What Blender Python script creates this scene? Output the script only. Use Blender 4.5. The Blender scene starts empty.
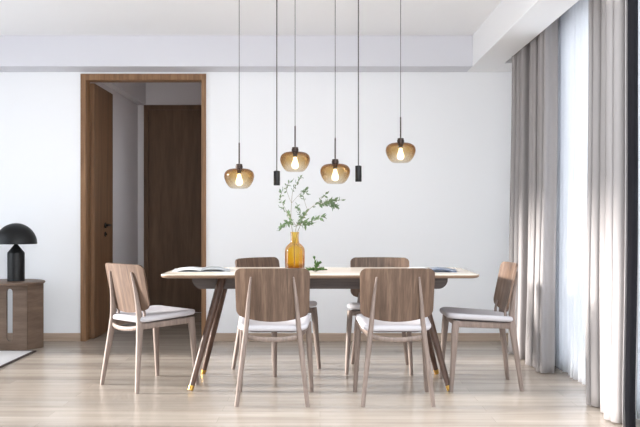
import bpy, bmesh, math, random
from mathutils import Vector, Matrix, Euler
random.seed(7)
S = bpy.context.scene
COL = S.collection
PI = math.pi

# ------------------------------------------------------------------ helpers
def link(o, parent=None):
    COL.objects.link(o)
    if parent is not None:
        o.parent = parent
    return o

def obj(name, bm, mat, parent=None, smooth=True, auto=40):
    me = bpy.data.meshes.new(name)
    bmesh.ops.recalc_face_normals(bm, faces=bm.faces[:])
    bm.to_mesh(me); bm.free()
    for m in (mat if isinstance(mat, (list, tuple)) else [mat]):
        me.materials.append(m)
    if smooth:
        me.polygons.foreach_set('use_smooth', [True] * len(me.polygons))
        me.set_sharp_from_angle(angle=math.radians(auto))
    me.update()
    return link(bpy.data.objects.new(name, me), parent)

def tag(o, label, cat, group=None, kind=None):
    o['label'] = label; o['category'] = cat
    if group: o['group'] = group
    if kind: o['kind'] = kind
    return o

def thing(name, label, cat, loc=(0, 0, 0), rz=0, group=None):
    o = bpy.data.objects.new(name, None)
    o.empty_display_size = 0.1
    o.location = loc; o.rotation_euler = (0, 0, rz)
    link(o); tag(o, label, cat, group)
    return o

def struct(name, bm, mat, parent=None, smooth=False):
    o = obj(name, bm, mat, parent, smooth)
    if parent is None:
        o['kind'] = 'structure'
    return o

def dup(root, loc, rz, label):
    r = root.copy(); COL.objects.link(r)
    r.location = loc; r.rotation_euler = (0, 0, rz); r['label'] = label
    for ch in list(root.children):
        c = ch.copy(); COL.objects.link(c); c.parent = r
        for g in list(ch.children):
            d = g.copy(); COL.objects.link(d); d.parent = c
    return r

def box(bm, x0, x1, y0, y1, z0, z1, bev=0.0, seg=2):
    t = bmesh.new()
    bmesh.ops.create_cube(t, size=1)
    for v in t.verts:
        v.co = Vector(((x0 + x1) / 2 + v.co.x * (x1 - x0), (y0 + y1) / 2 + v.co.y * (y1 - y0),
                       (z0 + z1) / 2 + v.co.z * (z1 - z0)))
    if bev > 0:
        bmesh.ops.bevel(t, geom=t.edges[:], offset=bev, segments=seg, profile=0.5, affect='EDGES')
    merge(bm, t)
    return bm

def merge(bm, t, mat=None):
    mp = {}
    for v in t.verts:
        mp[v] = bm.verts.new(mat @ v.co if mat else v.co)
    for f in t.faces:
        try:
            nf = bm.faces.new([mp[v] for v in f.verts]); nf.material_index = f.material_index
        except ValueError:
            pass
    t.free()

def lathe(bm, prof, n=40, c=(0, 0, 0), close_bot=True, close_top=True):
    rings = []
    for r, z in prof:
        rings.append([bm.verts.new((c[0] + r * math.cos(2 * PI * i / n), c[1] + r * math.sin(2 * PI * i / n), c[2] + z))
                      for i in range(n)])
    for a, b in zip(rings, rings[1:]):
        for i in range(n):
            bm.faces.new((a[i], a[(i + 1) % n], b[(i + 1) % n], b[i]))
    if close_bot: bm.faces.new(rings[0][::-1])
    if close_top: bm.faces.new(rings[-1])
    return bm

def catmull(pts, k):
    P = [Vector(p) for p in pts]
    out = []
    for i in range(len(P) - 1):
        p0 = P[max(i - 1, 0)]; p1 = P[i]; p2 = P[i + 1]; p3 = P[min(i + 2, len(P) - 1)]
        for j in range(k):
            t = j / k
            out.append(0.5 * ((2 * p1) + (p2 - p0) * t + (2 * p0 - 5 * p1 + 4 * p2 - p3) * t * t
                              + (-p0 + 3 * p1 - 3 * p2 + p3) * t ** 3))
    out.append(P[-1].copy())
    return out

def lerp_list(vals, k):
    out = []
    for a, b in zip(vals, vals[1:]):
        for j in range(k):
            t = j / k
            out.append(tuple(x + (y - x) * t for x, y in zip(a, b)))
    out.append(tuple(vals[-1]))
    return out

def sweep(bm, pts, radii, n=14, up=(0, 0, 1), power=2.0, sm=6):
    """Swept tapered bar; radii is a list of (side, upward) half sizes; power>2 gives a squarer section."""
    rr = [(r, r) if not isinstance(r, (tuple, list)) else r for r in radii]
    if sm > 1:
        P = catmull(pts, sm); R = lerp_list(rr, sm)
    else:
        P = [Vector(p) for p in pts]; R = rr
    up = Vector(up); rings = []
    for i, p in enumerate(P):
        t = (P[min(i + 1, len(P) - 1)] - P[max(i - 1, 0)]).normalized()
        s = t.cross(up)
        if s.length < 1e-4: s = t.cross(Vector((0, 1, 0)))
        s.normalize(); u = s.cross(t).normalized()
        ring = []
        for k in range(n):
            a = 2 * PI * k / n
            ca, sa = math.cos(a), math.sin(a)
            ex = 2.0 / power
            x = math.copysign(abs(ca) ** ex, ca) * R[i][0]; y = math.copysign(abs(sa) ** ex, sa) * R[i][1]
            ring.append(bm.verts.new(p + s * x + u * y))
        rings.append(ring)
    for a, b in zip(rings, rings[1:]):
        for k in range(n):
            bm.faces.new((a[k], a[(k + 1) % n], b[(k + 1) % n], b[k]))
    bm.faces.new(rings[0][::-1]); bm.faces.new(rings[-1])
    return bm

def sheet(bm, fn, nu, nv, t):
    """Thick sheet: fn(u,v) in [0,1]^2 -> point; t = thickness."""
    e = 1e-3
    F = []; B = []
    for i in range(nu + 1):
        fr = []; br = []
        for j in range(nv + 1):
            u, v = i / nu, j / nv
            p = Vector(fn(u, v))
            du = Vector(fn(min(u + e, 1), v)) - Vector(fn(max(u - e, 0), v))
            dv = Vector(fn(u, min(v + e, 1))) - Vector(fn(u, max(v - e, 0)))
            nn = du.cross(dv)
            nn = nn.normalized() if nn.length > 1e-12 else Vector((0, 1, 0))
            fr.append(bm.verts.new(p + nn * t / 2)); br.append(bm.verts.new(p - nn * t / 2))
        F.append(fr); B.append(br)
    for i in range(nu):
        for j in range(nv):
            bm.faces.new((F[i][j], F[i + 1][j], F[i + 1][j + 1], F[i][j + 1]))
            bm.faces.new((B[i][j], B[i][j + 1], B[i + 1][j + 1], B[i + 1][j]))
    for i in range(nu):
        for j in (0, nv):
            bm.faces.new((F[i][j], B[i][j], B[i + 1][j], F[i + 1][j]))
    for j in range(nv):
        for i in (0, nu):
            bm.faces.new((F[i][j], F[i][j + 1], B[i][j + 1], B[i][j]))
    return bm

def rrect(x0, x1, y0, y1, r, k=8):
    pts = []
    for cx, cy, a0 in ((x1 - r, y1 - r, 0), (x0 + r, y1 - r, 90), (x0 + r, y0 + r, 180), (x1 - r, y0 + r, 270)):
        for i in range(k + 1):
            a = math.radians(a0 + 90 * i / k)
            pts.append((cx + r * math.cos(a), cy + r * math.sin(a)))
    return pts

def rings_solid(bm, rings):
    R = [[bm.verts.new(p) for p in ring] for ring in rings]
    n = len(R[0])
    for a, b in zip(R, R[1:]):
        for i in range(n):
            bm.faces.new((a[i], a[(i + 1) % n], b[(i + 1) % n], b[i]))
    bm.faces.new(R[0][::-1]); bm.faces.new(R[-1])
    return bm

def wall_panel(bm, axis, c0, c1, a0, a1, z0, z1, holes):
    """Wall slab between c0..c1 on `axis`, spanning a0..a1, z0..z1, with rectangular holes (a,b,za,zb)."""
    As = sorted({a0, a1, *[h[0] for h in holes], *[h[1] for h in holes]})
    Zs = sorted({z0, z1, *[h[2] for h in holes], *[h[3] for h in holes]})
    for i in range(len(As) - 1):
        for j in range(len(Zs) - 1):
            ma = (As[i] + As[i + 1]) / 2; mz = (Zs[j] + Zs[j + 1]) / 2
            if any(h[0] < ma < h[1] and h[2] < mz < h[3] for h in holes): continue
            if axis == 'y': box(bm, As[i], As[i + 1], c0, c1, Zs[j], Zs[j + 1])
            else: box(bm, c0, c1, As[i], As[i + 1], Zs[j], Zs[j + 1])
    return bm

# ------------------------------------------------------------------ materials
def srgb(r, g, b):
    f = lambda c: (c / 255 / 12.92) if c / 255 <= 0.04045 else ((c / 255 + 0.055) / 1.055) ** 2.4
    return (f(r), f(g), f(b), 1)

class NT:
    def __init__(s, name):
        s.m = bpy.data.materials.new(name); s.m.use_nodes = True
        s.t = s.m.node_tree; s.n = s.t.nodes; s.b = s.n.get('Principled BSDF'); s.out = s.n.get('Material Output')
    def new(s, ty, **kw):
        n = s.n.new(ty)
        for k, v in kw.items():
            if k in n.inputs: n.inputs[k].default_value = v
            else: setattr(n, k, v)
        return n
    def l(s, a, b): s.t.links.new(a, b)

def m_plain(name, col, rough=0.6, bump=0.0, bscale=200, metal=0.0, var=0.0, vscale=3, spec=0.5):
    q = NT(name)
    q.b.inputs['Base Color'].default_value = col
    q.b.inputs['Roughness'].default_value = rough; q.b.inputs['Metallic'].default_value = metal
    q.b.inputs['Specular IOR Level'].default_value = spec
    tc = q.new('ShaderNodeTexCoord')
    if var > 0:
        nz = q.new('ShaderNodeTexNoise'); nz.inputs['Scale'].default_value = vscale; nz.inputs['Detail'].default_value = 4
        q.l(tc.outputs['Object'], nz.inputs['Vector'])
        mx = q.new('ShaderNodeMix', data_type='RGBA'); 
        mx.inputs[6].default_value = tuple(c * (1 - var) for c in col[:3]) + (1,)
        mx.inputs[7].default_value = tuple(min(c * (1 + var), 1) for c in col[:3]) + (1,)
        q.l(nz.outputs['Fac'], mx.inputs[0]); q.l(mx.outputs[2], q.b.inputs['Base Color'])
    if bump > 0:
        nb = q.new('ShaderNodeTexNoise'); nb.inputs['Scale'].default_value = bscale
        q.l(tc.outputs['Object'], nb.inputs['Vector'])
        bp = q.new('ShaderNodeBump'); bp.inputs['Strength'].default_value = bump; bp.inputs['Distance'].default_value = 0.002
        q.l(nb.outputs['Fac'], bp.inputs['Height']); q.l(bp.outputs['Normal'], q.b.inputs['Normal'])
    return q.m

def m_wood(name, dark, mid, light, stretch=(22, 22, 1.4), rough=0.5, fine=6.0, spec=0.4, contrast=(0.3, 0.5, 0.72)):
    q = NT(name)
    tc = q.new('ShaderNodeTexCoord')
    mp = q.new('ShaderNodeMapping'); mp.inputs['Scale'].default_value = stretch
    q.l(tc.outputs['Object'], mp.inputs['Vector'])
    n1 = q.new('ShaderNodeTexNoise'); n1.inputs['Scale'].default_value = 1.0; n1.inputs['Detail'].default_value = 6
    n1.inputs['Distortion'].default_value = 0.6
    q.l(mp.outputs['Vector'], n1.inputs['Vector'])
    mp2 = q.new('ShaderNodeMapping'); mp2.inputs['Scale'].default_value = tuple(s * fine for s in stretch)
    q.l(tc.outputs['Object'], mp2.inputs['Vector'])
    n2 = q.new('ShaderNodeTexNoise'); n2.inputs['Scale'].default_value = 1.0; n2.inputs['Detail'].default_value = 3
    q.l(mp2.outputs['Vector'], n2.inputs['Vector'])
    ad = q.new('ShaderNodeMix', data_type='FLOAT'); ad.inputs[0].default_value = 0.3
    q.l(n1.outputs['Fac'], ad.inputs[2]); q.l(n2.outputs['Fac'], ad.inputs[3])
    rp = q.new('ShaderNodeValToRGB')
    e = rp.color_ramp.elements
    e[0].position = contrast[0]; e[0].color = dark; e[1].position = contrast[2]; e[1].color = light
    k = e.new(contrast[1]); k.color = mid
    q.l(ad.outputs[0], rp.inputs['Fac']); q.l(rp.outputs['Color'], q.b.inputs['Base Color'])
    q.b.inputs['Roughness'].default_value = rough; q.b.inputs['Specular IOR Level'].default_value = spec
    bp = q.new('ShaderNodeBump'); bp.inputs['Strength'].default_value = 0.12; bp.inputs['Distance'].default_value = 0.001
    q.l(n2.outputs['Fac'], bp.inputs['Height']); q.l(bp.outputs['Normal'], q.b.inputs['Normal'])
    return q.m

def m_floor():
    q = NT('pale_oak_planks')
    tc = q.new('ShaderNodeTexCoord')
    br = q.new('ShaderNodeTexBrick'); br.offset = 0.37; br.offset_frequency = 2
    br.inputs['Scale'].default_value = 1.0; br.inputs['Brick Width'].default_value = 1.5; br.inputs['Row Height'].default_value = 0.14
    br.inputs['Mortar Size'].default_value = 0.0012; br.inputs['Mortar Smooth'].default_value = 0.3
    br.inputs['Color1'].default_value = srgb(180, 170, 159); br.inputs['Color2'].default_value = srgb(167, 156, 145)
    br.inputs['Mortar'].default_value = srgb(148, 135, 122)
    q.l(tc.outputs['Object'], br.inputs['Vector'])
    mp = q.new('ShaderNodeMapping'); mp.inputs['Scale'].default_value = (1.2, 16, 1)
    q.l(tc.outputs['Object'], mp.inputs['Vector'])
    nz = q.new('ShaderNodeTexNoise'); nz.inputs['Scale'].default_value = 1.0; nz.inputs['Detail'].default_value = 7
    nz.inputs['Distortion'].default_value = 0.5
    q.l(mp.outputs['Vector'], nz.inputs['Vector'])
    rp = q.new('ShaderNodeValToRGB'); e = rp.color_ramp.elements
    e[0].position = 0.28; e[0].color = (0.80, 0.77, 0.74, 1); e[1].position = 0.72; e[1].color = (1.06, 1.06, 1.05, 1)
    q.l(nz.outputs['Fac'], rp.inputs['Fac'])
    mx = q.new('ShaderNodeMix', data_type='RGBA'); mx.blend_type = 'MULTIPLY'; mx.inputs[0].default_value = 1.0
    q.l(br.outputs['Color'], mx.inputs[6]); q.l(rp.outputs['Color'], mx.inputs[7])
    q.l(mx.outputs[2], q.b.inputs['Base Color'])
    q.b.inputs['Roughness'].default_value = 0.24; q.b.inputs['Specular IOR Level'].default_value = 0.62
    bp = q.new('ShaderNodeBump'); bp.inputs['Strength'].default_value = 0.05; bp.inputs['Distance'].default_value = 0.001
    q.l(nz.outputs['Fac'], bp.inputs['Height']); q.l(bp.outputs['Normal'], q.b.inputs['Normal'])
    return q.m

def m_cloth(name, col, trans, tint=None, weave=0.25, rough=0.9):
    """Woven cloth: diffuse + translucent with fine thread bump."""
    q = NT(name)
    tc = q.new('ShaderNodeTexCoord')
    nz = q.new('ShaderNodeTexNoise'); nz.inputs['Scale'].default_value = 260
    q.l(tc.outputs['Object'], nz.inputs['Vector'])
    bp = q.new('ShaderNodeBump'); bp.inputs['Strength'].default_value = weave; bp.inputs['Distance'].default_value = 0.001
    q.l(nz.outputs['Fac'], bp.inputs['Height'])
    d = q.new('ShaderNodeBsdfDiffuse'); d.inputs['Color'].default_value = col
    t = q.new('ShaderNodeBsdfTranslucent'); t.inputs['Color'].default_value = tint or col
    q.l(bp.outputs['Normal'], d.inputs['Normal'])
    mx = q.new('ShaderNodeMixShader'); mx.inputs[0].default_value = trans
    q.l(d.outputs[0], mx.inputs[1]); q.l(t.outputs[0], mx.inputs[2])
    q.l(mx.outputs[0], q.out.inputs['Surface'])
    return q.m

def m_sheer():
    q = NT('white_voile')
    d = q.new('ShaderNodeBsdfDiffuse'); d.inputs['Color'].default_value = (0.74, 0.745, 0.76, 1)
    t = q.new('ShaderNodeBsdfTranslucent'); t.inputs['Color'].default_value = (0.74, 0.745, 0.76, 1)
    mx = q.new('ShaderNodeMixShader'); mx.inputs[0].default_value = 0.5
    q.l(d.outputs[0], mx.inputs[1]); q.l(t.outputs[0], mx.inputs[2])
    tr = q.new('ShaderNodeBsdfTransparent'); tr.inputs['Color'].default_value = (0.97, 0.98, 1, 1)
    lw = q.new('ShaderNodeLayerWeight'); lw.inputs['Blend'].default_value = 0.35
    mr = q.new('ShaderNodeMapRange'); mr.inputs['To Min'].default_value = 0.80; mr.inputs['To Max'].default_value = 0.86
    q.l(lw.outputs['Facing'], mr.inputs['Value'])
    m2 = q.new('ShaderNodeMixShader')
    q.l(mr.outputs[0], m2.inputs[0]); q.l(tr.outputs[0], m2.inputs[1]); q.l(mx.outputs[0], m2.inputs[2])
    q.l(m2.outputs[0], q.out.inputs['Surface'])
    return q.m

def m_glass(name, stops, refl=0.9, edge=0.55, tint_space='Generated', rough=0.02):
    """Thin coloured glass. stops: (position along height, transmission colour)."""
    q = NT(name)
    tc = q.new('ShaderNodeTexCoord'); sp = q.new('ShaderNodeSeparateXYZ')
    q.l(tc.outputs[tint_space], sp.inputs[0])
    rp = q.new('ShaderNodeValToRGB'); e = rp.color_ramp.elements
    e[0].position, e[0].color = stops[0]; e[1].position, e[1].color = stops[-1]
    for p, c in stops[1:-1]:
        k = e.new(p); k.color = c
    q.l(sp.outputs['Z'], rp.inputs['Fac'])
    lw = q.new('ShaderNodeLayerWeight'); lw.inputs['Blend'].default_value = 0.45
    pw = q.new('ShaderNodeMix', data_type='RGBA'); pw.blend_type = 'MULTIPLY'
    mu = q.new('ShaderNodeMath', operation='MULTIPLY'); mu.inputs[1].default_value = edge
    q.l(lw.outputs['Facing'], mu.inputs[0]); q.l(mu.outputs[0], pw.inputs[0])
    p2 = q.new('ShaderNodeMix', data_type='RGBA'); p2.blend_type = 'MULTIPLY'; p2.inputs[0].default_value = 1.0
    p3 = q.new('ShaderNodeMix', data_type='RGBA'); p3.blend_type = 'MULTIPLY'; p3.inputs[0].default_value = 1.0
    q.l(rp.outputs['Color'], p2.inputs[6]); q.l(rp.outputs['Color'], p2.inputs[7])
    q.l(rp.outputs['Color'], pw.inputs[6]); q.l(p2.outputs[2], p3.inputs[6]); q.l(rp.outputs['Color'], p3.inputs[7]); q.l(p3.outputs[2], pw.inputs[7])
    tr = q.new('ShaderNodeBsdfTransparent'); q.l(pw.outputs[2], tr.inputs['Color'])
    gl = q.new('ShaderNodeBsdfGlossy'); gl.inputs['Roughness'].default_value = rough
    fr = q.new('ShaderNodeFresnel'); fr.inputs['IOR'].default_value = 1.45
    m3 = q.new('ShaderNodeMath', operation='MULTIPLY'); m3.inputs[1].default_value = refl
    q.l(fr.outputs[0], m3.inputs[0])
    cl = q.new('ShaderNodeMath', operation='MINIMUM'); cl.inputs[1].default_value = 0.3; q.l(m3.outputs[0], cl.inputs[0]); m3 = cl
    mx = q.new('ShaderNodeMixShader')
    q.l(m3.outputs[0], mx.inputs[0]); q.l(tr.outputs[0], mx.inputs[1]); q.l(gl.outputs[0], mx.inputs[2])
    q.l(mx.outputs[0], q.out.inputs['Surface'])
    return q.m

def m_emit(name, col, st):
    q = NT(name)
    e = q.new('ShaderNodeEmission'); e.inputs['Color'].default_value = col; e.inputs['Strength'].default_value = st
    q.l(e.outputs[0], q.out.inputs['Surface'])
    return q.m

WALL = m_plain('wall_paint', srgb(242, 243, 245), 0.85, bump=0.06, bscale=350)
CEIL = m_plain('ceiling_paint', srgb(240, 240, 241), 0.9)
COVE = m_plain('cove_cool_grey', srgb(214, 214, 220), 0.9)  # cooler, darker grey than wall and ceiling
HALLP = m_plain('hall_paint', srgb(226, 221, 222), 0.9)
FLOOR = m_floor()
OAKF = m_wood('oak_casing', srgb(108, 78, 53), srgb(138, 103, 73), srgb(160, 125, 92), (30, 30, 1.3), 0.5)
OAKD = m_wood('oak_door', srgb(94, 67, 45), srgb(120, 88, 62), srgb(140, 106, 77), (14, 14, 0.8), 0.5)
WALD = m_wood('walnut_door', srgb(78, 57, 40), srgb(101, 75, 54), srgb(119, 91, 68), (9, 9, 0.9), 0.55)
BASE = m_wood('baseboard_oak', srgb(164, 143, 125), srgb(180, 159, 141), srgb(193, 173, 155), (1.3, 20, 30), 0.5)
CHW = m_wood('ash_grey_oak', srgb(110, 95, 87), srgb(130, 114, 105), srgb(147, 130, 121), (45, 45, 3), 0.5)
CHB = m_wood('grey_oak_veneer', srgb(72, 55, 44), srgb(99, 78, 64), srgb(128, 105, 88), (38, 10, 1.6), 0.5)
TOPW = m_wood('pale_oak_top', srgb(196, 183, 167), srgb(208, 196, 181), srgb(217, 207, 193), (1.4, 24, 24), 0.22, spec=0.5)
EDGEW = m_wood('oak_edge', srgb(110, 88, 71), srgb(132, 108, 89), srgb(150, 126, 105), (1.4, 24, 24), 0.4)
WALN = m_wood('walnut_leg', srgb(60, 42, 33), srgb(80, 58, 47), srgb(101, 77, 63), (40, 40, 3), 0.45)
APRW = m_wood('apron_wood', srgb(72, 62, 59), srgb(90, 79, 75), srgb(106, 94, 89), (2, 30, 40), 0.5)
BRASS = m_plain('brass', srgb(190, 150, 78), 0.35, metal=1.0)
SEATF = m_cloth('white_seat_fabric', srgb(190, 186, 189), 0.0, weave=0.4)
SHELL = m_plain('grey_shell', srgb(84, 81, 82), 0.6)
BLACK = m_plain('black_metal', srgb(16, 15, 16), 0.4, metal=0.0, spec=0.35)
BLACKM = m_plain('black_satin_lamp', srgb(14, 14, 15), 0.45, spec=0.35)
BRONZE = m_plain('dark_bronze', srgb(66, 54, 48), 0.35, metal=0.7)
CORD = m_plain('dark_cord', srgb(74, 71, 70), 0.7)
SIDEW = m_wood('side_table_oak', srgb(90, 73, 61), srgb(110, 91, 77), srgb(130, 109, 94), (3, 3, 26), 0.5)
RUGM = m_cloth('pale_rug', srgb(226, 224, 224), 0.0, weave=0.8)
RUGB = m_cloth('dark_rug_border', srgb(84, 76, 74), 0.0, weave=0.8)
CURT = m_cloth('taupe_curtain', srgb(154, 149, 148), 0.0)
FOLD_SHADE = m_cloth('painted_fold_shade', srgb(34, 33, 36), 0.0)  # near-black that paints the shade in the curtain's end fold
SHEER = m_sheer()
FRAME = m_plain('window_frame_grey', srgb(150, 158, 172), 0.5)
PANE = m_glass('window_glass', [(0, (0.97, 0.98, 1, 1)), (1, (0.97, 0.98, 1, 1))], refl=0.6, edge=0.0)
AMBER = m_glass('amber_shade_glass', [(0.0, (0.97, 0.955, 0.93, 1)), (0.25, (0.93, 0.87, 0.76, 1)),
                                      (0.60, (0.82, 0.67, 0.42, 1)), (1.0, (0.78, 0.61, 0.36, 1))], refl=1.0, edge=1.0)
VASEG = m_glass('amber_vase_glass', [(0.0, (0.40, 0.20, 0.07, 1)), (0.10, (0.66, 0.38, 0.07, 1)), (0.2, (0.93, 0.67, 0.13, 1)),
                                     (0.6, (0.94, 0.74, 0.22, 1)), (1.0, (0.95, 0.79, 0.34, 1))], refl=0.55, edge=0.8)
VASEB = m_glass('thick_glass_base', [(0.0, (0.22, 0.09, 0.03, 1)), (1.0, (0.45, 0.22, 0.05, 1))], refl=0.7, edge=0.5)
BULB = m_emit('bulb_glow', (1.0, 0.83, 0.52, 1), 2.4)
LEAF = m_cloth('olive_leaf', srgb(112, 132, 100), 0.25, weave=0.1)
LEAF2 = m_cloth('herb_leaf', srgb(84, 112, 66), 0.2, weave=0.1)
STEM = m_plain('twig', srgb(128, 118, 92), 0.8)
PAPER = m_plain('magazine_paper', srgb(226, 228, 231), 0.35)
PAPERG = m_plain('grey_photo_page', srgb(160, 165, 170), 0.3, var=0.25, vscale=9)
PAPERB = m_plain('blue_cover', srgb(84, 98, 122), 0.3, var=0.35, vscale=12)
TOWER = m_plain('far_concrete', srgb(128, 142, 170), 0.9)

# ------------------------------------------------------------------ setting
YW = 7.94; CZ = 2.67; LZ = 2.403
b = bmesh.new(); box(b, -4.0, 1.95, 1.2, 10.5, -0.1, 0); struct('floor', b, FLOOR)
b = bmesh.new(); wall_panel(b, 'y', YW, YW + 0.12, -4.02, 1.95, 0, CZ, [(-2.10, -1.048, -0.01, 2.34)]); struct('wall_back', b, WALL)
b = bmesh.new(); wall_panel(b, 'x', -4.02, -3.90, 1.2, YW, 0, CZ, [(4.75, 7.3, 0.25, 2.2)]); struct('wall_left', b, m_plain('unseen_wall_grey', srgb(104, 100, 97), 0.9))  # out-of-view wall, coloured dark to cut bounce light
b = bmesh.new(); wall_panel(b, 'x', 1.83, 1.95, 1.2, YW, 0, CZ, [(2.0, 6.45, 0.04, 2.50)]); struct('wall_right', b, WALL)
b = bmesh.new(); box(b, -0.6, 1.95, 5.0, YW + 0.12, CZ, CZ + 0.1); box(b, -4.02, -0.6, 1.1, YW + 0.12, CZ, CZ + 0.1); struct('ceiling', b, CEIL)  # left slab reaches further forward, out of view, to cut sky light
b = bmesh.new(); box(b, -4.02, -1.45, 1.1, 1.2, 0, CZ); struct('light_block_front', b, WALL)  # unseen partial wall, added to block light reaching the left side
# cove bulkheads: one along the back wall, one along the window with a curtain pocket
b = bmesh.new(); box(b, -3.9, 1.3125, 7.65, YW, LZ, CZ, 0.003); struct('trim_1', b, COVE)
b = bmesh.new(); box(b, 1.3125, 1.557, 4.4, YW, LZ, CZ, 0.003); box(b, 1.557, 1.83, 7.505, YW, LZ, CZ, 0.003); struct('trim_2', b, CEIL)
b = bmesh.new(); box(b, 1.62, 1.65, 3.6, 7.45, 2.64, CZ, 0.003); box(b, 1.727, 1.757, 3.6, 7.45, 2.64, CZ, 0.003); struct('trim_3', b, FRAME)
b = bmesh.new(); box(b, -3.9, -2.136, YW - 0.012, YW, 0, 0.072, 0.003); box(b, -1.0165, 1.83, YW - 0.012, YW, 0, 0.072, 0.003)
struct('baseboard_back', b, BASE)

# door casing, its lining and the open door leaf
b = bmesh.new()
y0 = YW - 0.016
box(b, -2.136, -2.090, y0, YW, 0, 2.385, 0.002)
box(b, -1.057, -1.0165, y0, YW, 0, 2.385, 0.002)
box(b, -2.090, -1.057, y0, YW, 2.331, 2.385, 0.002)
box(b, -2.100, -2.088, YW, YW + 0.13, 0, 2.34)
box(b, -1.060, -1.048, YW, YW + 0.13, 0, 2.34)
box(b, -2.100, -1.048, YW, YW + 0.13, 2.329, 2.34)
struct('trim_4', b, OAKF)
b = bmesh.new(); box(b, -2.086, -2.046, YW + 0.125, YW + 0.84, 0.006, 2.322, 0.003)
d1 = struct('door_1', b, OAKD)
b = bmesh.new()
yh = 8.46
lathe(b, [(0.026, 0), (0.026, 0.008), (0.011, 0.009), (0.010, 0.05)], 20)
bmesh.ops.rotate(b, verts=b.verts[:], cent=(0, 0, 0), matrix=Matrix.Rotation(PI / 2, 3, 'Y'))
bmesh.ops.translate(b, verts=b.verts[:], vec=(-2.046, yh, 1.03))
sweep(b, [(-2.0, yh + 0.012, 1.03), (-1.995, yh - 0.03, 1.03), (-1.995, yh - 0.12, 1.028)], [0.010, 0.010, 0.008], 10)
t = bmesh.new(); lathe(t, [(0.024, 0), (0.024, 0.008), (0.008, 0.009), (0.008, 0.018)], 20)
merge(b, t, Matrix.Translation((-2.046, yh, 0.945)) @ Matrix.Rotation(PI / 2, 4, 'Y'))
obj('door_handle', b, BLACK, d1)

# hallway behind the doorway
HY = 10.35
b = bmesh.new(); box(b, -2.24, -2.12, YW + 0.12, HY, 0, 2.75); wall_panel(b, 'x', -0.9, -0.78, YW + 0.12, HY, 0, 2.75, [(8.9, 9.3, 1.2, 1.7)]); struct('wall_hall', b, HALLP)  # unseen opening in the right wall, added to brighten the hall
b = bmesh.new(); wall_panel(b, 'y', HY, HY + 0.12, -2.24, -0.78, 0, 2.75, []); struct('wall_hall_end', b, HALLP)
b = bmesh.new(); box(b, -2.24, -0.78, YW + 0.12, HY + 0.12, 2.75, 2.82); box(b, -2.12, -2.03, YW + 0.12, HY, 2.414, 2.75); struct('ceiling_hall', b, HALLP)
b = bmesh.new()
box(b, -2.046, -1.992, HY - 0.03, HY, 0, 2.414, 0.002); box(b, -1.03, -0.976, HY - 0.03, HY, 0, 2.414, 0.002)
box(b, -1.992, -1.03, HY - 0.03, HY, 2.358, 2.414, 0.002); struct('trim_5', b, WALD)
b = bmesh.new(); box(b, -1.992, -1.03, HY - 0.009, HY, 0.006, 2.358, 0.001); d2 = struct('door_2', b, WALD)
b = bmesh.new(); lathe(b, [(0.026, 0), (0.026, 0.01), (0.012, 0.012), (0.01, 0.05), (0.022, 0.06), (0.022, 0.075), (0.0, 0.08)], 20, close_top=False)
bmesh.ops.rotate(b, verts=b.verts[:], cent=(0, 0, 0), matrix=Matrix.Rotation(PI / 2, 3, 'X'))
bmesh.ops.translate(b, verts=b.verts[:], vec=(-1.11, HY - 0.009, 1.03)); obj('door_handle', b, BLACK, d2)

# windows: right (behind the sheer), left (daylight side, out of frame)
def window(name, x, ys, z0, z1, w, mull=0.05):
    f = bmesh.new()
    for i, y in enumerate(ys):
        box(f, x - w / 2, x + w / 2, max(y - mull / 2, ys[0]), min(y + mull / 2, ys[-1]), z0, z1)
    box(f, x - w / 2, x + w / 2, ys[0], ys[-1], z0, z0 + 0.05); box(f, x - w / 2, x + w / 2, ys[0], ys[-1], z1 - 0.05, z1)
    o = struct(name, f, FRAME)
    g = bmesh.new()
    for a, c in zip(ys, ys[1:]):
        box(g, x - 0.004, x + 0.004, a + mull / 2, c - mull / 2, z0 + 0.05, z1 - 0.05)
    obj('pane', g, PANE, o, smooth=False)
    return o
window('window_1', 1.89, [2.0, 3.5, 5.0, 6.45], 0.04, 2.50, 0.06)
window('window_2', -3.96, [4.75, 5.4, 6.12, 6.75, 7.3], 0.25, 2.2, 0.07, 0.07)

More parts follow.
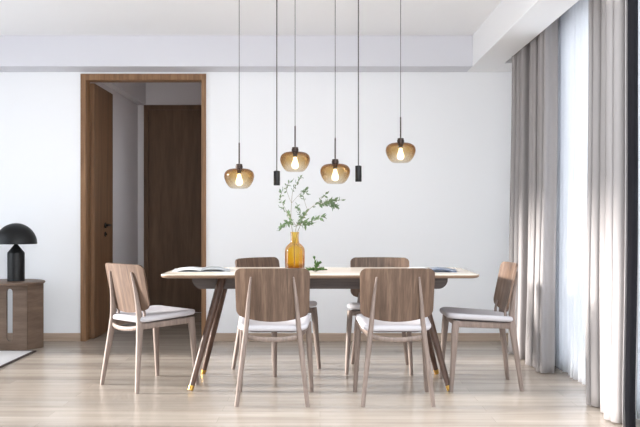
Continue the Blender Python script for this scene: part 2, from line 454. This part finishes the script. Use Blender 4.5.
# ------------------------------------------------------------------ curtains
def pleat_curtain(name, y_near, y_far, x, z1, folds, amp_top, amp_bot, mat, seed, label, group, flare=0.0, near_shift=0.0, thick=0.004, parent=None, deep=True, u0=0.0):
    rnd = random.Random(seed)
    ph = [rnd.uniform(0.6, 1.4) for _ in range(folds)]
    tot = sum(ph); cum = [0]
    for p in ph: cum.append(cum[-1] + p / tot)
    amps = [rnd.uniform(0.65, 1.25) if not deep else rnd.choice((0.6, 0.8, 1.0, 1.2)) for _ in range(folds)]
    lean = [rnd.uniform(-0.5, 0.5) for _ in range(folds)]
    drop = [rnd.uniform(0.0, 0.012) for _ in range(folds)]
    per = 16
    def fn(u, v):
        u = u0 + (1 - u0) * u
        k = min(int(u * folds), folds - 1)
        f = u * folds - k
        s = cum[k] + (cum[k + 1] - cum[k]) * f
        z = 0.006 + drop[k] * 0.4 + (z1 - 0.006) * v
        w = (1 - v) ** 1.6
        a = (amp_top + (amp_bot - amp_top) * w) * amps[k]
        wob = 0.008 * math.sin(3.1 * v * 2 + 5 * s + seed) * w
        hem = math.exp(-v * 30)
        if deep:   # heavy drape: round bulges with narrow deep grooves between them
            bul = a - 2 * a * abs(math.sin(PI * f)) ** 0.9 + 0.024 * math.sin(2 * PI * 3.4 * s + seed) + 0.30 * a * abs(math.sin(PI * (f * 2 + 0.25 * lean[k]))) ** 1.5 * abs(math.sin(PI * f))
        else:
            bul = -a * math.cos(2 * PI * f) + a * 0.25 * math.sin(4 * PI * f + k)
        xx = x + bul - flare * w - hem * 0.012 * math.cos(2 * PI * f + 1) + wob
        yy = y_near + (y_far - y_near) * s + lean[k] * 0.02 * math.sin(2 * PI * f) + near_shift * w * (1 - s)
        yy += a * 0.35 * math.sin(4 * PI * f)
        return (xx, yy, z)
    bm = bmesh.new(); sheet(bm, fn, folds * per, 34, thick)
    o = obj(name, bm, mat, parent, auto=180)
    if label: tag(o, label, 'curtain', group)
    return o, fn

c1, _ = pleat_curtain('curtain', 6.26, 7.2, 1.634, 2.64, 15, 0.050, 0.056, CURT, 3,
                      'taupe pleated curtain hanging at the far end of the window by the back wall', None, flare=0.035, near_shift=-0.03)
c2, fn2 = pleat_curtain('curtain', 4.60, 5.27, 1.636, 2.64, 12, 0.050, 0.056, CURT, 11,
                        'taupe pleated curtain at the right edge, nearest the viewer, with painted shade at its edge', None, flare=0.015, near_shift=-0.02, u0=0.5 / 12)
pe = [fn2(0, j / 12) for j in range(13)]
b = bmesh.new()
def shade_strip(u, v):
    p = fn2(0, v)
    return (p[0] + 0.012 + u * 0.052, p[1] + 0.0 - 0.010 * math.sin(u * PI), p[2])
sheet(b, shade_strip, 8, 24, 0.004)  # added strip, its colour stands for the curtain's shaded return
lo = obj('fold_shade', b, FOLD_SHADE, c2); lo['label'] = 'dark strip painted as the shade of the curtain end'
sh, _ = pleat_curtain('sheer_curtain', 3.3, 7.2, 1.742, 2.64, 36, 0.008, 0.012, SHEER, 5,
                      'white sheer voile curtain drawn across the window between the taupe curtains', None, flare=0.012, thick=0.0015, deep=False)

# ------------------------------------------------------------------ distant buildings
def tower(name, x0, x1, y0, y1, z1, label, floors):
    t_ = thing(name, label, 'building', ((x0 + x1) / 2, (y0 + y1) / 2, -30), 0, None)
    b = bmesh.new(); box(b, -(x1 - x0) / 2, (x1 - x0) / 2, -(y1 - y0) / 2, (y1 - y0) / 2, 0, z1 + 30, 0.3)
    box(b, -(x1 - x0) / 4, (x1 - x0) / 4, -(y1 - y0) / 4, (y1 - y0) / 4, z1 + 30, z1 + 33)
    for i in range(floors):
        z = (z1 + 30) * (i + 0.5) / floors
        box(b, -(x1 - x0) / 2 - 0.25, (x1 - x0) / 2 + 0.25, -(y1 - y0) / 2 - 0.25, (y1 - y0) / 2 + 0.25, z, z + 0.5)
    obj('tower_block', b, TOWER, t_, smooth=False)
tower('tower_building', 70, 86, 250, 275, -10.5, 'faint blue grey tower seen through the sheer curtain', 18)
tower('office_building', 62, 68.5, 230, 245, -19, 'faint lower block left of the tower beyond the sheer curtain', 12)

# ------------------------------------------------------------------ dining table
TX, TY = 0.0, 5.945
T = thing('dining_table', 'long oak dining table with splayed walnut legs on brass tips', 'table', (TX, TY, 0))
b = bmesh.new()
rg = []
for ins, z in ((0.030, 0.7195), (0.010, 0.7225), (0.002, 0.7290), (0.0, 0.7350), (0.0, 0.7395)):
    rg.append([(x, y, z) for x, y in rrect(-1.0 + ins, 1.0 - ins, -0.425 + ins, 0.425 - ins, 0.07 - ins)])
rings_solid(b, rg); o = obj('edge_band', b, EDGEW, T); o['label'] = 'brown oak edge under the pale top'
b = bmesh.new(); rg = []
for ins, z in ((0.0, 0.7395), (0.0, 0.7415), (0.001, 0.7437), (0.004, 0.745)):
    rg.append([(x, y, z) for x, y in rrect(-1.0 + ins, 1.0 - ins, -0.425 + ins, 0.425 - ins, 0.07 - ins)])
rings_solid(b, rg); obj('tabletop', b, TOPW, T)
b = bmesh.new()
pts = [(-0.837, 0.7195)]
for i in range(9):
    a = math.radians(180 + 90 * i / 8); pts.append((-0.775 + 0.062 * math.cos(a), 0.694 + 0.062 * math.sin(a)))
for i in range(9):
    a = math.radians(270 + 90 * i / 8); pts.append((0.775 + 0.062 * math.cos(a), 0.694 + 0.062 * math.sin(a)))
pts.append((0.837, 0.7195))
rings_solid(b, [[(x, y, z) for x, z in pts] for y in (-0.122, 0.122)])
obj('apron', b, APRW, T)
for sx in (-1, 1):
    for sy in (-1, 1):
        top = Vector((sx * 0.635, sy * 0.152, 0.719)); foot = Vector((sx * 0.822, sy * 0.311, 0.0))
        k = top.lerp(foot, 0.955)
        b = bmesh.new(); sweep(b, [top, k], [0.028, 0.0175], 18, sm=1)
        lg = obj('leg', b, WALN, T)
        b = bmesh.new(); sweep(b, [top.lerp(foot, 0.953), foot + Vector((0, 0, 0.004))], [0.0186, 0.0168], 18, sm=1)
        for v in b.verts: v.co.z = max(v.co.z, 0.0)
        f = obj('ferrule', b, BRASS, lg); f['label'] = 'brass leg tip'

# ------------------------------------------------------------------ chairs
def chair(label, loc, rz):
    t = thing('dining_chair', label, 'chair', loc, rz, 'dining chairs around the table')
    # backrest veneer
    W = 0.219; r = 0.035
    def yb(x, z):
        return -0.19 + (0.80 - z) * 0.065 / 0.30 - 0.037 * (1 - (x / W) ** 2)
    def fn(u, v):
        s = 2 * u - 1
        H = 0.29
        dv = min(v, 1 - v) * H
        w = W - (r - math.sqrt(max(r * r - (r - dv) ** 2, 0)) if dv < r else 0)
        w *= 0.975 + 0.025 * v
        x = s * w
        zb = 0.487 + 0.040 * (x / W) ** 2; zt = 0.800 + 0.003 * (1 - (x / W) ** 2)
        z = zb + (zt - zb) * v
        return (x, yb(x, z), z)
    vs = 20
    b = bmesh.new(); sheet(b, lambda u, v: fn(u, 0.5 - 0.5 * math.cos(PI * v)), 26, vs, 0.013)
    obj('backrest', b, CHB, t)
    # seat cushion: rings of a rounded plan
    def plan(sc, dz, grow=0.0):
        ring = []
        for x, y in rrect(-0.228, 0.228, -0.185, 0.243, 0.068, 8):
            tt = (y + 0.185) / 0.423
            x *= 0.895 + 0.105 * tt
            X = x * sc; Y = 0.026 + (y - 0.026) * sc
            z = 0.462 + 0.026 * (Y + 0.185) / 0.423 + dz
            z += 0.010 * (abs(X) / 0.22) ** 2 
            ring.append((X, Y, z))
        return ring
    b = bmesh.new()
    rings_solid(b, [plan(0.90, -0.036), plan(0.97, -0.034), plan(0.995, -0.025), plan(1.0, -0.016), plan(0.985, -0.006),
                    plan(0.95, -0.001), plan(0.85, 0.0), plan(0.6, -0.004), plan(0.3, -0.006), plan(0.05, -0.006)])
    obj('seat', b, SEATF, t, auto=70)
    b = bmesh.new()
    rings_solid(b, [plan(0.60, -0.050), plan(0.78, -0.046), plan(0.86, -0.036), plan(0.865, -0.034)])
    s = obj('seat_shell', b, SHELL, t); s['label'] = 'grey shell under the cushion'
    # seat frame
    b = bmesh.new()
    for sx in (-1, 1):
        sweep(b, [(sx * 0.203, 0.195, 0.426), (sx * 0.182, 0.02, 0.417), (sx * 0.158, -0.165, 0.408)], [(0.011, 0.020)] * 3, 12, power=4)
    sweep(b, [(-0.158, -0.170, 0.404), (-0.09, -0.190, 0.391), (0, -0.198, 0.386), (0.09, -0.190, 0.391), (0.158, -0.170, 0.404)],
          [(0.010, 0.014)] * 5, 12, power=4)
    sweep(b, [(-0.2, 0.185, 0.424), (0.2, 0.185, 0.424)], [(0.010, 0.016)] * 2, 12, power=4, sm=1)
    obj('seat_frame', b, CHW, t)
    for sx in (-1, 1):
        b = bmesh.new()
        sweep(b, [(sx * 0.226, 0.226, 0.0), (sx * 0.216, 0.211, 0.2), (sx * 0.207, 0.198, 0.38), (sx * 0.203, 0.192, 0.446)],
              [(0.0125, 0.0125), (0.0165, 0.0175), (0.019, 0.023), (0.019, 0.023)], 14, up=(0, 1, 0), power=2.6)
        obj('leg', b, CHW, t)
        b = bmesh.new()
        sweep(b, [(sx * 0.206, -0.226, 0.0), (sx * 0.181, -0.199, 0.22), (sx * 0.160, -0.176, 0.40), (sx * 0.150, -0.176, 0.49),
                  (sx * 0.139, -0.191, 0.62), (sx * 0.124, -0.2165, 0.752)],
              [(0.0125, 0.0125), (0.0155, 0.017), (0.0165, 0.023), (0.0145, 0.019), (0.011, 0.0125), (0.005, 0.005)],
              14, up=(0, 1, 0), power=2.6)
        obj('leg', b, CHW, t)
        b = bmesh.new()
        sweep(b, [(sx * 0.157, -0.160, 0.400), (sx * 0.153, -0.136, 0.445), (sx * 0.150, -0.134, 0.50), (sx * 0.146, -0.1455, 0.545)],
              [(0.011, 0.014), (0.010, 0.010), (0.009, 0.008), (0.008, 0.005)], 10, up=(0, 1, 0))
        obj('bracket', b, CHW, t)
    return t

CH = chair('oak dining chair, back to the viewer, near table side, left of two', (-0.2785, 5.385, 0), 0.0)
dup(CH, (0.450, 5.385, 0), 0.015, 'oak dining chair, back to the viewer, near table side, right of two')
dup(CH, (-1.13, 5.862, 0), -PI / 4, 'sunlit oak dining chair turned diagonally at the left end of the table')
dup(CH, (1.05, 5.83, 0), PI / 2 + 0.01, 'oak dining chair seen from the side at the right end, beside the curtains')
dup(CH, (-0.325, 6.450, 0), PI + 0.83, 'oak dining chair turned diagonally behind the table, beside the amber vase')
dup(CH, (0.430, 6.440, 0), PI - 0.08, 'oak dining chair facing the viewer behind the table, right of the herb sprig')

# ------------------------------------------------------------------ pendants
PY = 5.95
def zz(y): return 1.09 + (219 - y) * 0.006694
def xx(x): return (x - 320) * 0.006694
SH = [(0.044, 0.0), (0.056, 0.003), (0.074, 0.019), (0.090, 0.045), (0.0985, 0.070), (0.100, 0.084), (0.097, 0.100), (0.088, 0.115),
      (0.070, 0.127), (0.046, 0.1325), (0.022, 0.134)]
def cat_prof(pr, k=3):
    return [(p.x, p.y) for p in catmull([(a, c, 0) for a, c in pr], k)]
def glass_pendant(label, px, ytop):
    ztop = zz(ytop)
    t = thing('pendant_lamp', label, 'lamp', (xx(px), PY, ztop - 0.134), 0, 'amber glass pendant lamps over the table')
    up = CZ - (ztop - 0.134)
    b = bmesh.new(); lathe(b, [(0.0022, 0.30), (0.0022, up - 0.02)], 8); obj('cord', b, CORD, t)
    b = bmesh.new(); lathe(b, [(0.0048, 0.162), (0.0048, 0.302), (0.003, 0.308)], 12); obj('rod', b, BRONZE, t)
    b = bmesh.new(); lathe(b, [(0.021, 0.122), (0.021, 0.136), (0.0235, 0.137), (0.0235, 0.152), (0.021, 0.153), (0.021, 0.163), (0.006, 0.166)], 28); obj('cap', b, BRONZE, t)
    b = bmesh.new()
    outer = [(0.02, -0.001)] + cat_prof(SH)
    lathe(b, outer, 48, close_bot=False, close_top=False)
    obj('lamp_shade', b, AMBER, t)
    b = bmesh.new(); lathe(b, cat_prof([(0.004, 0.020), (0.017, 0.026), (0.023, 0.042), (0.019, 0.062), (0.012, 0.085), (0.010, 0.100)]), 24); obj('bulb', b, BULB, t)
    b = bmesh.new(); lathe(b, [(0.012, 0.098), (0.014, 0.100), (0.014, 0.124)], 20); obj('bulb_socket', b, BRONZE, t)
    b = bmesh.new(); lathe(b, [(0.05, up - 0.022), (0.05, up - 0.002), (0.048, up)], 32); obj('ceiling_plate', b, BRONZE, t)
    return t
glass_pendant('amber glass pendant lamp hanging leftmost, nearest the doorway, low over the table', 239.2, 168.5)
glass_pendant('amber glass pendant lamp hanging directly above the vase of olive branches', 295.1, 151.7)
glass_pendant('amber glass pendant lamp just left of the right hand black spotlight, above the branch tips', 335.2, 163.7)
glass_pendant('amber glass pendant lamp hanging highest and rightmost over the table', 400.6, 142.7)
def spot_pendant(label, px, y1, y0):
    z0, z1 = zz(y0), zz(y1); h = z1 - z0
    t = thing('pendant_spotlight', label, 'lamp', (xx(px), PY, z0), 0, 'black cylinder pendant spotlights over the table')
    up = CZ - z0
    b = bmesh.new(); lathe(b, [(0.0038, h), (0.0038, up - 0.02)], 8); obj('cord', b, CORD, t)
    b = bmesh.new(); lathe(b, [(0.020, 0.0), (0.0215, 0.002), (0.0215, 0.022), (0.0205, 0.023), (0.0205, 0.025), (0.0215, 0.026), (0.0215, h - 0.002), (0.020, h), (0.006, h + 0.003)], 28); obj('lamp_body', b, BLACK, t)
    b = bmesh.new(); lathe(b, [(0.04, up - 0.022), (0.04, up - 0.002), (0.038, up)], 32); obj('ceiling_plate', b, BLACK, t)
spot_pendant('small black cylinder pendant hanging just left of the olive branches', 276.8, 171, 185.4)
spot_pendant('small black cylinder pendant hanging between the two right hand amber lamps', 358.4, 165.8, 181.7)

# ------------------------------------------------------------------ vase and branches
VX = -0.169
V = thing('vase', 'amber glass vase holding olive branches on the dining table', 'vase', (VX, PY, 0.745))
b = bmesh.new()
out = cat_prof([(0.054, 0.0), (0.062, 0.006), (0.0645, 0.030), (0.065, 0.09), (0.0648, 0.135), (0.060, 0.155), (0.046, 0.172), (0.032, 0.184), (0.0275, 0.200), (0.0265, 0.235), (0.029, 0.258)], 3)
lathe(b, out, 96, close_bot=False, close_top=False)
for v in b.verts:   # soft vertical flutes on the body
    if v.co.z < 0.16:
        a = math.atan2(v.co.y, v.co.x); k = 1 + 0.022 * math.cos(11 * a + 0.6) * min(1, (0.16 - v.co.z) / 0.03) * min(1, v.co.z / 0.01)
        v.co.x *= k; v.co.y *= k
obj('glass_body', b, VASEG, V)
b = bmesh.new(); lathe(b, [(0.050, 0.0015), (0.057, 0.005), (0.058, 0.013), (0.045, 0.0155)], 40)
o = obj('glass_base', b, VASEB, V); o['label'] = 'thick dark amber base'

def leaf(bm, p, d, L, W, roll, rnd):
    d = d.normalized()
    s = d.cross(Vector((0, 0, 1)))
    if s.length < 1e-3: s = Vector((1, 0, 0))
    s.normalize(); s = (Matrix.Rotation(roll, 3, d) @ s)
    n = s.cross(d).normalized()
    prof = [(0, 0.06), (0.25, 0.8), (0.5, 1.0), (0.78, 0.62), (1.0, 0.04)]
    rows = []
    for t, w in prof:
        c = p + d * (t * L) + n * (0.12 * L * math.sin(t * PI) - 0.10 * L * t * t)
        rows.append([bm.verts.new(c + s * (w * W / 2) + n * 0.0012), bm.verts.new(c - n * 0.001), bm.verts.new(c - s * (w * W / 2) + n * 0.0012)])
    for a, c in zip(rows, rows[1:]):
        for k in range(2):
            bm.faces.new((a[k], a[k + 1], c[k + 1], c[k]))

def px3(x, y, dy): return Vector((xx(x) - VX, dy, zz(y) - 0.745))
def branch(label, main, twigs, seed, L=0.038):
    rnd = random.Random(seed)
    t = thing('olive_branch', label, 'branch', (VX, PY, 0.745), 0, 'olive branches in the vase')
    bs = bmesh.new(); bl = bmesh.new()
    def run(pts, r0, r1, lo, dens, lsc=1.0):
        P = catmull(pts, 6)
        n = len(P)
        sweep(bs, P, [r0 + (r1 - r0) * i / (n - 1) for i in range(n)], 6, sm=1)
        for i in range(n - 1):
            if i / (n - 1) < lo: continue
            for q in range(dens):
                d = (P[i + 1] - P[i]).normalized()
                side = Vector((rnd.uniform(-1, 1), rnd.uniform(-1, 1), rnd.uniform(-1, 1))).normalized()
                dd = (d * rnd.uniform(0.3, 1.0) + side * 0.9).normalized()
                ll = L * lsc * rnd.uniform(0.65, 1.2)
                leaf(bl, P[i].lerp(P[i + 1], rnd.random()), dd, ll, ll * rnd.uniform(0.34, 0.46), rnd.uniform(0, 2 * PI), rnd)
        leaf(bl, P[-1], P[-1] - P[-2], L * lsc, L * lsc * 0.36, rnd.uniform(0, 6), rnd)
    run(main[0], 0.0022, 0.0010, main[1], main[2], main[3])
    for tw, lo, dn, ls in twigs:
        run(tw, 0.0012, 0.0007, lo, dn, ls)
    obj('stem', bs, STEM, t); obj('foliage', bl, LEAF, t)
    return t
A = [px3(294.5, 266, 0.0), px3(293.5, 240, -0.01), px3(291, 220, 0.0), px3(291.5, 203, 0.01), px3(293, 190, 0.0), px3(297.5, 184, -0.03), px3(300.5, 178.5, -0.04)]
branch('upright olive branch in the vase, its tip just under the second amber lamp', (A, 0.62, 1, 0.7), [
    ([A[3], px3(288, 195, 0.03), px3(286, 187, 0.03), px3(291, 181, 0.04)], 0.4, 1, 0.75),
    ([A[2], px3(285, 208, -0.02), px3(281, 200, -0.03), px3(282, 192, -0.03)], 0.35, 1, 0.9),
    ([A[2], px3(286, 212, 0.02), px3(281.5, 208, 0.02)], 0.3, 1, 0.8),
    ([A[3], px3(296, 198, 0.02), px3(302, 192, 0.03), px3(307, 193, 0.03)], 0.5, 1, 0.7)], 21)
B = [px3(294, 264, 0.01), px3(295.5, 240, 0.0), px3(301, 224, -0.01), px3(308, 211, -0.02), px3(317, 204, -0.03), px3(329, 201, -0.03), px3(341, 200, -0.02)]
branch('olive branch in the vase arching out to the right', (B, 0.58, 1, 0.85), [
    ([B[3], px3(305, 203, 0.02), px3(303, 195, 0.03), px3(306, 190, 0.03)], 0.35, 1, 0.75),
    ([B[4], px3(321, 199, 0.02), px3(326, 194, 0.03)], 0.2, 1, 0.8),
    ([B[5], px3(332, 203, -0.05), px3(335, 206, -0.06)], 0.0, 3, 0.95),
    ([B[4], px3(322, 204, -0.06), px3(328, 203, -0.07), px3(334, 200, -0.07)], 0.1, 2, 0.9)], 22)
Cc = [px3(295, 264, -0.01), px3(294.5, 240, 0.01), px3(296.5, 226, 0.02), px3(301, 218, 0.02), px3(305, 213, 0.02)]
branch('short leafy olive branch in the vase, spreading low over its rim', (Cc, 0.5, 2, 1.0), [
    ([Cc[2], px3(304, 222, -0.03), px3(313, 221, -0.04), px3(322, 217, -0.04)], 0.15, 2, 0.9),
    ([Cc[2], px3(290, 222, -0.02), px3(285, 225, -0.03), px3(281, 228, -0.03)], 0.15, 2, 0.9),
    ([Cc[2], px3(291, 219, 0.05), px3(288, 214, 0.06)], 0.3, 2, 0.8),
    ([Cc[3], px3(299, 211, 0.04), px3(297, 206, 0.05)], 0.2, 1, 0.8),
    ([Cc[2], px3(303, 225, 0.03), px3(309, 224, 0.03)], 0.3, 2, 0.95)], 23)

# herb sprig on the table
rnd = random.Random(5)
H = thing('herb_sprig', 'small green herb sprig lying on the table right of the vase', 'plant', (-0.030, 5.72, 0.745))
bs = bmesh.new(); bl = bmesh.new()
for a, ln, h in ((0.2, 0.055, 0.012), (2.6, 0.055, 0.012), (1.4, 0.05, 0.03), (3.9, 0.05, 0.012), (5.4, 0.05, 0.014), (1.9, 0.02, 0.085), (0.6, 0.03, 0.05)):
    P = catmull([(0, 0, 0.004), (math.cos(a) * ln * 0.45, math.sin(a) * ln * 0.45, 0.006 + h * 0.7), (math.cos(a) * ln, math.sin(a) * ln, 0.004 + h)], 4)
    sweep(bs, P, [0.0014] * len(P), 6, sm=1)
    for i in range(2, len(P)):
        for q in range(4 if h < 0.06 else 1):
            d = (P[i] - P[i - 1]).normalized() + Vector((rnd.uniform(-.9, .9), rnd.uniform(-.9, .9), rnd.uniform(0.0, .7)))
            leaf(bl, P[i], d, rnd.uniform(0.022, 0.034), 0.013, rnd.uniform(-0.6, 0.6), rnd)
for m in (bs, bl):
    for v in m.verts: v.co.z = max(v.co.z, 0.0005)
obj('stem', bs, STEM, H); obj('foliage', bl, LEAF2, H)

# ------------------------------------------------------------------ magazines
def magazine(label, loc, rz, w, d, mats, lift):
    t = thing('open_magazine', label, 'magazine', loc, rz)
    for s, m, nm in ((-1, mats[0], 'page_block'), (1, mats[1], 'page_block')):
        b = bmesh.new()
        def fn(u, v):
            x = s * u * w / 2
            z = 0.0085 + lift[0 if s < 0 else 1] * math.sin(min(u * 1.15, 1.0) * PI) ** 0.8 - 0.004 * u
            return (x, (v - 0.5) * d, z)
        sheet(b, fn, 16, 4, 0.006)
        obj(nm, b, m, t)
    b = bmesh.new(); box(b, -w / 2 - 0.004, w / 2 + 0.004, -d / 2 - 0.003, d / 2 + 0.003, 0.0, 0.0022, 0.0008)
    obj('cover', b, mats[2], t)
magazine('open white magazine lying on the left end of the table', (-0.79, 5.93, 0.745), 0.10, 0.37, 0.27, (PAPER, PAPERG, PAPERG), (0.010, 0.014))
magazine('open magazine with blue pages on the right end of the table', (0.72, 5.90, 0.745), -0.12, 0.36, 0.25, (PAPER, PAPERB, PAPERB), (0.010, 0.010))

# ------------------------------------------------------------------ side table, lamp, rug
SX, SY = -2.62, 7.50
T2 = thing('side_table', 'round brown oak side table with a slotted panel base at the left edge', 'table', (SX, SY, 0))
b = bmesh.new(); lathe(b, [(0.275, 0.545), (0.286, 0.548), (0.290, 0.556), (0.286, 0.565), (0.275, 0.568)], 64); obj('tabletop', b, SIDEW, T2)
# front panel with an arched slot
def slotted(w0, w1, z1, sx0, sx1, sz0, sz1, th):
    bm = bmesh.new()
    r = (sx1 - sx0) / 2; cx = (sx0 + sx1) / 2
    inner = []
    for i in range(13):
        a = PI * i / 12; inner.append((cx + r * math.cos(a), sz1 - r + r * math.sin(a)))
    for i in range(13):
        a = PI + PI * i / 12; inner.append((cx + r * math.cos(a), sz0 + r + r * math.sin(a)))
    outer = []
    for x, z in inner:   # matching outer rectangle points by direction
        zc = (sz0 + sz1) / 2
        dx, dz = x - cx, z - zc
        k = min((((w1 - cx) if dx > 0 else (cx - w0)) / abs(dx)) if abs(dx) > 1e-6 else 1e9,
                (((z1 - zc) if dz > 0 else zc) / abs(dz)) if abs(dz) > 1e-6 else 1e9)
        outer.append([cx + dx * k, zc + dz * k])
    for cxr, czr in ((w0, 0), (w1, 0), (w0, z1), (w1, z1)):
        j = min(range(len(outer)), key=lambda i: (outer[i][0] - cxr) ** 2 + (outer[i][1] - czr) ** 2)
        outer[j] = [cxr, czr]
    n = len(inner)
    V4 = [[bm.verts.new((x, y, z)) for x, z in loop] for loop in (inner, outer) for y in (-th / 2, th / 2)]
    inf, inb, ouf, oub = V4
    for i in range(n):
        j = (i + 1) % n
        for q in ((inf[i], inf[j], ouf[j], ouf[i]), (inb[i], oub[i], oub[j], inb[j]), (inf[i], inb[i], inb[j], inf[j]), (ouf[i], ouf[j], oub[j], oub[i])):
            bm.faces.new(q)
    return bm
b = slotted(-0.19, 0.185, 0.546, 0.014, 0.066, 0.075, 0.510, 0.03)
bmesh.ops.translate(b, verts=b.verts[:], vec=(0, -0.10, 0)); obj('front_panel', b, SIDEW, T2, smooth=False)
for s, nm in ((1, 'side_panel'), (-1, 'side_panel')):
    b = bmesh.new(); box(b, 0, 0.19, -0.015, 0.015, 0, 0.546, 0.002)
    o = obj(nm, b, SIDEW, T2, smooth=False)
    o.location = (s * 0.178, -0.104, 0); o.rotation_euler = (0, 0, math.radians(66) if s > 0 else math.radians(114))

LX = -2.565
L = thing('table_lamp', 'black mushroom table lamp with a dome shade on the round side table', 'lamp', (LX, 7.50, 0.568))
b = bmesh.new(); lathe(b, [(0.069, 0.0), (0.0705, 0.0015), (0.0705, 0.232), (0.069, 0.240), (0.014, 0.308), (0.010, 0.325)], 48); obj('lamp_base', b, BLACKM, L)
b = bmesh.new()
R = 0.172
out = [(R * math.cos(a), 0.312 + R * 1.02 * math.sin(a)) for a in [PI / 2 * i / 20 for i in range(20)]] + [(0.0015, 0.312 + R * 1.02)]
inn = [(max(r - 0.004, 0.001), z - (0.004 if i > 3 else 0.0)) for i, (r, z) in enumerate(out)][::-1]
lathe(b, out + inn, 56, close_bot=False, close_top=False); 
obj('lamp_shade', b, BLACKM, L)
b = bmesh.new(); lathe(b, [(0.010, 0.320), (0.010, 0.47), (0.004, 0.482)], 16); obj('lamp_rod', b, BLACKM, L)

RG = thing('rug', 'pale rug with a thin dark border at the left, running up to the side table', 'rug', (-2.95, 5.9, 0))
b = bmesh.new()
xr, yr = -2.335 + 2.95, 7.32 - 5.9
box(b, -0.70, xr - 0.024, -1.6, yr - 0.024, 0.0, 0.0085, 0.002); obj('pile', b, RUGM, RG)
b = bmesh.new(); box(b, xr - 0.024, xr, -1.6, yr, 0, 0.008, 0.002); box(b, -0.70, xr - 0.024, yr - 0.024, yr, 0, 0.008, 0.002)
o = obj('border', b, RUGB, RG); o['label'] = 'dark brown bound edge'

# ------------------------------------------------------------------ light, world, camera
W = bpy.data.worlds.new('world'); S.world = W; W.use_nodes = True
wt = W.node_tree; bg = wt.nodes['Background']; bg.inputs['Strength'].default_value = 1.25
wc = wt.nodes.new('ShaderNodeTexCoord'); wx = wt.nodes.new('ShaderNodeSeparateXYZ'); wr = wt.nodes.new('ShaderNodeValToRGB')
wm = wt.nodes.new('ShaderNodeMapRange'); wm.inputs['From Min'].default_value = -1.0
wt.links.new(wc.outputs['Generated'], wx.inputs[0]); wt.links.new(wx.outputs['Z'], wm.inputs['Value'])
wt.links.new(wm.outputs[0], wr.inputs['Fac']); wt.links.new(wr.outputs['Color'], bg.inputs['Color'])
we = wr.color_ramp.elements   # bright sunlit ground below the horizon, hazy pale sky above
we[0].position = 0.44; we[0].color = (1.28, 1.31, 1.34, 1)
we[1].position = 0.56; we[1].color = (1.06, 1.13, 1.19, 1)
sd = bpy.data.lights.new('sun', 'SUN'); sd.energy = 5.8; sd.angle = math.radians(6.0); sd.color = (1.0, 0.95, 0.88)
so = bpy.data.objects.new('sun', sd); COL.objects.link(so)
so.location = (-9, 6, 4)
so.rotation_euler = Vector((1.0, -0.05, -0.2)).to_track_quat('-Z', 'Y').to_euler()

cd = bpy.data.cameras.new('camera'); cam = bpy.data.objects.new('camera', cd); COL.objects.link(cam)
cd.sensor_width = 36; cd.lens = 50; cd.shift_y = 5.5 / 640; cd.clip_end = 1000
cam.location = (0, 0, 1.09); cam.rotation_euler = (PI / 2, 0, 0)
S.camera = cam
S.view_settings.view_transform = 'Standard'; S.view_settings.look = 'None'
S.view_settings.gamma = 1; S.view_settings.use_curve_mapping = False
S.view_settings.exposure = 1.52
S.cycles.transparent_max_bounces = 24
S.cycles.max_bounces = 10; S.cycles.diffuse_bounces = 6
